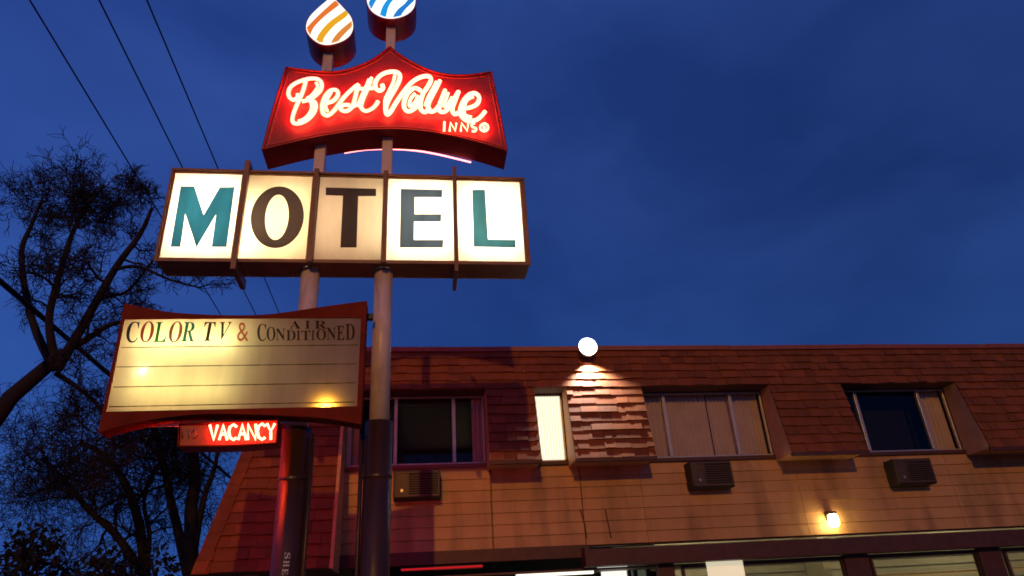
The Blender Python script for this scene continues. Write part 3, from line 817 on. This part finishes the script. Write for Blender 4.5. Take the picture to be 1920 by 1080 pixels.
drop2 = smooth([(1400,-560),(1520,-430),(1680,-280),(1755,-120),(1762,20),(1730,130),(1640,215),(1520,265),(1390,285),(1250,265),(1110,190),(1035,90),(1010,-20),(1020,-130),(1090,-280),(1250,-430)], 3, True)
flame(735, z7(drop2), 'cool lit flame shape with sky blue stripes', CY0+.0, 6.70,
      [stripe_between([(1250,-320),(1150,-150),(1070,0),(1000,160),(980,240)], [(1400,-300),(1290,-160),(1180,-20),(1100,120),(1060,240)]),
       stripe_between([(1500,-280),(1400,-100),(1270,80),(1220,220),(1200,330)], [(1620,-220),(1490,-80),(1370,60),(1320,200),(1300,330)]),
       stripe_between([(1730,-200),(1620,20),(1480,150),(1400,280),(1380,340)], [(1840,-140),(1740,0),(1600,140),(1530,240),(1490,340)])], BL, BW)

# ------------------------------------------------------------------ reader board
RY0, RY1 = 6.18, 6.38
z3 = lambda pts: fr(170, 550, 3.254, pts)
rbd = empty('reader_board', (XL-.5, 6.3, 3.4), 'backlit changeable letter board with curved red brown frame advertising COLOR TV', 'reader board')
outl = smooth([(205,60),(350,92),(520,118),(800,133),(1050,130),(1250,106),(1450,76),(1685,45)], 3)[:-1] + smooth([(1685,45),(1650,800)], 1)[:-1] + \
       smooth([(1650,800),(1450,765),(1250,750),(1000,740),(800,735),(600,742),(400,766),(200,806),(45,850)], 3)[:-1] + smooth([(45,850),(205,60)], 1)[:-1]
ow = q2w(z3(outl), RY0); pw = q2w(z3([(205,157),(1650,147),(1625,688),(92,722)]), RY0)
b = MB(); b.prism(ow, [pw], RY0, RY1-.01, back=False); b.build('frame', M['board'], rbd)
b = MB(); b.prism(inset(ow, .004), (), RY1-.009, RY1); b.build('back_plate', M['board'], rbd)
b = MB(); b.prism(inset(pw, -.10), (), RY1-.016, RY1-.010); b.build('reflector', M['liner'], rbd)
BPAN = acrylic('board_acrylic', (.62, .48, .40), (.90, .80, .42), .06, .55, .4, dirt=.16)
b = MB(); b.add([(p[0], RY0+.012, p[1]) for p in pw], [(3,2,1,0)]); b.build('panel', BPAN, rbd, fix=False)
BT = emitter('board_tube', (1, .93, .62), 38)
def btube(pa, pb, m_, r=.014, y=RY1-.045):
    b = MB(); b.tube([at(*pa, y), at(*pb, y)], r, 8); b.build('lamp_tube', m_, rbd)
btube((262, 650), (450, 648), BT)
btube((240, 740), (440, 738), emitter('weak_board_tube', (1, .90, .50), 13))
b = MB(); c = at(270, 699, RY0+.06); b.lathe((c.x, c.y, c.z), [(.004, -.02), (.022, -.012), (.028, 0), (.022, .012), (.004, .02)], 12); b.build('hot_spot_bulb', emitter('added_hot_spot', (1, .95, .8), 26), rbd, smooth=True)  # added bulb stands in for a street lamp's reflection in the panel
# rails
RAIL = acrylic('rail_plastic', (.20, .15, .08), (.50, .42, .20), .3, .5, .3, dirt=.95)
for (a, c) in (((180,328),(1632,312)), ((150,447),(1622,427)), ((133,570),(1615,543)), ((108,690),(1608,660))):
    (u0, v0), (u1, v1) = z3([a, c])
    p, q = at(u0, v0, RY0-.004), at(u1, v1, RY0-.004)
    b = MB(); b.add([(p.x, RY0+.0075, p.z-.004), (q.x, RY0+.0075, q.z-.004), (q.x, RY0+.0075, q.z+.005), (p.x, RY0+.0075, p.z+.005)], [(0,1,2,3)])
    b.build('letter_rail', RAIL, rbd, fix=False)
# lettering
def ink(name, c): return acrylic(name, c, tuple(x*1.3 for x in c), .4, .4, .2, dirt=.2)
I_ = dict(navy=ink('navy_ink', (.03, .045, .08)), red=ink('red_ink', (.28, .05, .03)), green=ink('green_ink', (.02, .15, .035)), mauve=ink('mauve_ink', (.24, .09, .07)),
          teal=ink('teal_ink', (.03, .18, .17)), blk=ink('brown_black_ink', (.035, .022, .008)), org=ink('orange_ink', (.50, .12, .05)), grey=ink('grey_ink', (.07, .065, .055)), brn=ink('brown_ink', (.09, .03, .018)))
def lett(ch, x0, x1, y0, y1, col, zz, f=SERIF_BI, sk=0.0, up=0):
    q = zz([(x0+sk, y0), (x1+sk, y0+up), (x1, y1), (x0, y1)])
    b = MB(); put_glyph(b, f(ch), q, RY0+.006)
    b.build('letter', I_[col], rbd, fix=False)
i3 = lambda pts: fr(220, 585, 8, pts); i4 = lambda pts: fr(440, 585, 7.68, pts)
for ch, x0, x1, y0, y1, c in (('C',135,335,145,460,'navy'),('O',345,552,140,455,'red'),('L',535,735,150,450,'green'),('O',772,978,140,455,'mauve'),('R',955,1160,150,440,'teal'),
                              ('T',1300,1480,150,432,'blk'),('V',1540,1715,150,415,'blk')):
    lett(ch, x0, x1, y0, y1, c, i3)
lett('&', 35, 200, 150, 420, 'org', i4, lambda c: '&')
for ch, x0, x1, y0, y1, c in (('C',325,455,168,420,'grey'),('O',460,588,212,415,'grey'),('N',592,728,240,412,'grey'),('D',742,878,262,410,'grey'),('I',890,945,268,406,'brn'),
                              ('T',962,1088,268,404,'brn'),('I',1105,1150,265,404,'brn'),('O',1175,1318,245,405,'brn'),('N',1325,1458,225,402,'brn'),('E',1470,1582,198,402,'brn'),('D',1595,1730,170,398,'brn')):
    lett(ch, x0, x1, y0, y1, c, i4, SERIF_B)
for ch, x0, x1 in (('A',790,950),('I',1010,1090),('R',1150,1325)):
    lett(ch, x0, x1, 125, 240, 'blk' if ch == 'A' else 'brn', i4, SERIF_B)
# bracket to the right pole
p = at(694, 600, 6.4)
b = MB(); b.box(at(688,600,6.33).x, XRR-.08, 6.30, 6.36, p.z-.03, p.z+.03); b.build('bracket', M['black'], rbd, bevel=.004)

# ------------------------------------------------------------------ vacancy sign
VY0, VY1 = 6.16, 6.37
z6 = lambda pts: fr(320, 770, 8, pts)
vs_ = empty('vacancy_sign', (at(430,815,VY0).x, 6.3, 3.15), 'small red neon box reading VACANCY hung below the reader board', 'vacancy sign')
vp = q2w(z6([(120,180),(700,165),(1610,140),(1585,490),(1100,525),(700,540),(100,540)]), VY0)
b = MB(); b.prism(vp, (), VY0+.03, VY1); b.build('box', M['red'], vs_)  # red face colour stands in for the neon's bloom
lip = MB(); b = lip
n = len(vp)
b.prism(vp, [inset(vp, .012)], VY0-.005, VY0+.029); b.build('lip', M['board'], vs_)
def vglyph(ch, x0, x1, y0, y1):
    w_ = x1-x0; h_ = y1-y0; P = lambda a, c: (x0+a*w_, y0+c*h_)
    G = {'V': [[(0,0),(.5,1),(1,0)]], 'A': [[(0,1),(.5,0),(1,1)],[(.22,.62),(.78,.62)]], 'C': [[(1,.15),(.6,0),(.15,.15),(0,.5),(.15,.85),(.6,1),(1,.85)]],
         'N': [[(0,1),(0,0),(1,1),(1,0)]], 'Y': [[(0,0),(.5,.5),(1,0)],[(.5,.5),(.5,1)]], 'O': [[(.5,0),(0,.4),(0,.65),(.5,1),(1,.65),(1,.4),(.5,0)]]}[ch]
    return [[P(*p) for p in s_] for s_ in G]
t = MB(); t2 = MB()
xs = [575+i*143 for i in range(8)]
for i, ch in enumerate("VACANCY"):
    f_ = i/6; yt, ybm = 215-22*f_, 440-6*f_
    for s_ in vglyph(ch, xs[i]+12, xs[i+1]-14, yt, ybm):
        t.tube([at(u, v, VY0-.012) for u, v in z6(s_)], .0115, 6)
        t2.tube([at(u, v, VY0+.029) for u, v in z6(s_)], .016, 6)
VN = emitter('vacancy_neon', (1, .09, .045), 22)
t.build('neon_word', VN, vs_, smooth=True)
q = MB(); q.v = [(2*sum(p[0] for p in vp)/len(vp) - v[0], VY0 + VY1 - v[1], v[2]) for v in t.v]; q.f = list(t.f)
q.build('rear_neon_word', emitter('overdriven_rear_neon', (1, .05, .012), 210), vs_, smooth=True)  # unseen rear word, driven far brighter than the front to redden the wing
t2.build('painted_word', PAINT, vs_, smooth=True)
t = MB()
for ch, a, c in (('N',165,260),('O',290,385)):
    for s_ in vglyph(ch, a, c, 270, 410): t.tube([at(u, v, VY0+.012) for u, v in z6(s_)], .0055, 6)
t.build('unlit_word', mat('unlit_neon_glass', (.45, .25, .20), .15), vs_, smooth=True)
hb = MB(); hb.box(vp[0][0], vp[2][0], VY1, VY1+.14, vp[2][1]-.004, vp[2][1]+.004); hb.build('light_block_plate', M['board'], vs_)  # added plate, unseen, keeps the rear word's light from going up
# neon box hangers
b = MB()
for u in (400, 500):
    p = at(u, 792, 6.28); b.box(p.x-.012, p.x+.012, 6.27, 6.29, at(u,795,6.28).z-.03, at(u,775,6.28).z)
b.build('hanger', M['black'], vs_)

# ------------------------------------------------------------------ overhead wires, running away from the viewer past the sign
def wire(u, v, z, r, label):
    q = ray(u, v); tt = (z-1.6)/q.z; p = EYE + q*tt
    b = MB(); pts = []
    for i in range(41):
        y = -12 + 92*i/40
        pts.append((p.x, y, z - .012*0 + .00025*((y-34)**2 - (p.y-34)**2)*0))
    b.tube(pts, r, 6)
    tag(b.build('overhead_wire', M['cable'], smooth=True), label, 'wire', 'overhead wires crossing the sky')
wire(165, 180, 9.4, .0115, 'leftmost of the three thin wires slanting over the bare tree')
wire(262, 153, 9.4, .0115, 'middle of the three thin wires slanting down to the lit M panel')
wire(340, 153, 9.4, .0115, 'third thin wire, nearest the red crown sign')
wire(150, 655, 6.6, .042, 'thick black cable crossing low behind the bare tree')

# ------------------------------------------------------------------ bare trees
def branch(mb, p, d, r, length, depth, rng, up=.15, wob=.5, n=5):
    pts = [p.copy()]; rs = [r]; dd = d.normalized(); kids = []
    seg = length/n
    for i in range(n):
        dd = (dd + Vector((rng.uniform(-1, 1), rng.uniform(-1, 1), rng.uniform(-1, 1)))*wob + Vector((0, 0, up*.2))).normalized()
        p = p + dd*seg*rng.uniform(.7, 1.3); pts.append(p.copy()); rs.append(max(r*(1-.6*(i+1)/n), .0045))
        kids.append((p.copy(), dd.copy(), rs[-1]))
    mb.tube(pts, rs, 6 if r > .03 else 4 if r > .012 else 3, cap=False)
    if depth <= 0: return
    for i, (q, e_, rr) in enumerate(kids):
        for _ in range(2 if rng.random() < .35 or i == n-1 else 1):
            if rng.random() < .12: continue
            a = e_.orthogonal().normalized(); a.rotate(Matrix.Rotation(rng.uniform(0, 6.28), 3, e_))
            nd = (e_*rng.uniform(.4, 1.0) + a*rng.uniform(.6, 1.1)).normalized()
            branch(mb, q, nd, max(rr*rng.uniform(.5, .75), .0055), length*rng.uniform(.5, .8), depth-1, rng, up, wob, n if depth > 2 else 4)
def limb(mb, px, Y, r0, r1, depth, rng, sprout=2, ln=1.2, dy=0, start=.25, keep=1):
    """a limb laid along a traced course at distance Y, sprouting boughs"""
    sp = smooth(px, 4); n = len(sp); pts = []; rs = []
    for i, (u, v) in enumerate(sp):
        t = i/(n-1); pts.append(at(u, v, Y + dy*t + .08*math.sin(i*1.7))); rs.append(r0*(1-t)+r1*t)
    mb.tube(pts, rs, 10, cap=True)
    for i in range(int(n*start), n):
        d = (pts[i]-pts[i-1]).normalized() if i else Vector((0,0,1))
        for _ in range(sprout):
            if rng.random() > keep*.75: continue
            a = d.orthogonal().normalized(); a.rotate(Matrix.Rotation(rng.uniform(0, 6.28), 3, d))
            branch(mb, pts[i], (d*rng.uniform(.3, 1) + a).normalized(), max(rs[i]*.45, .012), ln*rng.uniform(.6, 1.2), depth, rng)
def tree(name_pt, limbs, bark, label, seed, tm_trunk):
    rng = random.Random(seed)
    o = empty('bare_tree', name_pt, label, 'tree', 'bare trees beside the motel')
    b = MB(); b.tube(*tm_trunk); b.build('trunk', bark, o, smooth=True)
    b = MB()
    for l in limbs: limb(b, *l[:-1], rng, **l[-1])
    b.build('crown', bark, o, smooth=True, fix=False)
    return o
# big tree at the left, forking behind the reader board
T1Y = 11.0
base = at(-200, 1080, T1Y)
tree((base.x, T1Y, 0), [
    ([(108,690),(150,620),(215,505),(262,440),(285,390)], T1Y, .085, .025, 3, dict(ln=.62, dy=-.4, keep=.5)),
    ([(110,665),(165,635),(215,606),(290,600)], T1Y, .065, .02, 3, dict(ln=.6, keep=.45)),
    ([(104,680),(92,600),(110,520),(135,440),(160,390),(195,350)], T1Y, .07, .02, 3, dict(ln=.62, dy=.3, keep=.5)),
    ([(100,690),(60,600),(40,480),(60,420),(80,370)], T1Y, .07, .02, 3, dict(ln=.6, dy=.6, keep=.4)),
    ([(215,505),(260,500),(320,525),(378,540)], T1Y-.3, .035, .012, 2, dict(ln=.4, keep=.45)),
    ([(150,620),(190,560),(240,545),(300,470)], T1Y+.2, .045, .015, 3, dict(ln=.5, keep=.35)),
    ([(105,700),(150,730),(190,770),(215,840)], T1Y+.3, .045, .015, 3, dict(ln=.6, keep=.5)),
  ], M['bark'], 'large bare tree whose limbs fork left of the reader board', 11,
  ([Vector((base.x-.1, T1Y+.1, 0)), at(-170, 1080, T1Y), at(-90, 900, T1Y), at(20, 745, T1Y), at(106, 672, T1Y)], [.26, .19, .14, .12, .10], 14))
T2Y = 14.5
base = at(362, 1080, T2Y)
tree((base.x, T2Y, 0), [
    ([(360,1075),(358,960),(366,900),(362,840),(366,760)], T2Y, .13, .09, 3, dict(ln=1.1, start=.5, keep=.35)),
    ([(362,1040),(372,985),(385,925),(402,880),(412,820)], T2Y, .08, .03, 3, dict(ln=1.0, start=.5, keep=.4)),
    ([(352,1075),(335,1000),(318,930),(310,880),(296,830),(285,790)], T2Y+.3, .10, .05, 3, dict(ln=1.2, start=.4, keep=.4)),
  ], M['bark2'], 'bare tree with a straight dark trunk below the vacancy box', 5,
  ([Vector((base.x, T2Y, 0)), at(361, 1078, T2Y)], [.2, .15], 12))
T3Y = 16.5
base = at(265, 1080, T3Y)
tree((base.x, T3Y, 0), [
    ([(272,1075),(262,990),(245,930),(225,890),(190,850),(150,830)], T3Y, .11, .05, 3, dict(ln=1.3, start=.3, keep=.45)),
    ([(275,1060),(280,1000),(270,940),(290,880)], T3Y, .06, .03, 3, dict(ln=1.2, start=.3, keep=.45)),
    ([(268,1075),(215,1000),(170,960),(120,900),(80,860)], T3Y-.3, .09, .04, 3, dict(ln=1.3, start=.2, keep=.5)),
  ], M['bark2'], 'spreading bare tree low at the left behind the dark shrubs', 9,
  ([Vector((base.x, T3Y, 0)), at(271, 1078, T3Y)], [.2, .13], 12))
# dark evergreen shrubs at the foot of the trees
def shrub(cx, top_v, Y, wpx, seed, label):
    rng = random.Random(seed); c = at(cx, 1080, Y); top = at(cx, top_v, Y).z; w_ = (at(cx+wpx, 1080, Y).x-c.x)
    o = empty('evergreen_shrub', (c.x, Y, 0), label, 'shrub', 'evergreen shrubs under the trees')
    b = MB(); b.tube([(c.x, Y, 0), (c.x+.1, Y, top*.45), (c.x, Y, top*.8)], [.09, .06, .02], 8); b.build('trunk', M['bark2'], o)
    b = MB()
    blobs = [(Vector((c.x+rng.uniform(-1, 1)*w_, Y+rng.uniform(-.8, .8), rng.uniform(.3, top-.35))), rng.uniform(.25, .55)) for _ in range(34)]
    blobs = [q for q in blobs if (abs(q[0].x-c.x)/w_)**2 + (q[0].z/top)**2 < 1.15]
    for q, r in blobs:
        for _ in range(210):
            d = Vector((rng.gauss(0, 1), rng.gauss(0, 1), rng.gauss(0, 1))).normalized()*r*rng.uniform(.35, 1.1)
            p = q+d; a = Vector((rng.gauss(0, 1), rng.gauss(0, 1), rng.gauss(0, 1))).normalized(); e_ = a.orthogonal().normalized()
            s_ = rng.uniform(.03, .075)
            b.add([p-a*s_, p+e_*s_*.5, p+a*s_, p-e_*s_*.5], [(0,1,2,3)])
    b.build('crown', M['needles'], o, fix=False)
shrub(150, 985, 12.6, 150, 3, 'dark evergreen shrub filling the lower left corner')
shrub(255, 1030, 13.2, 90, 4, 'lower dark evergreen shrub nearer the shingled wing')
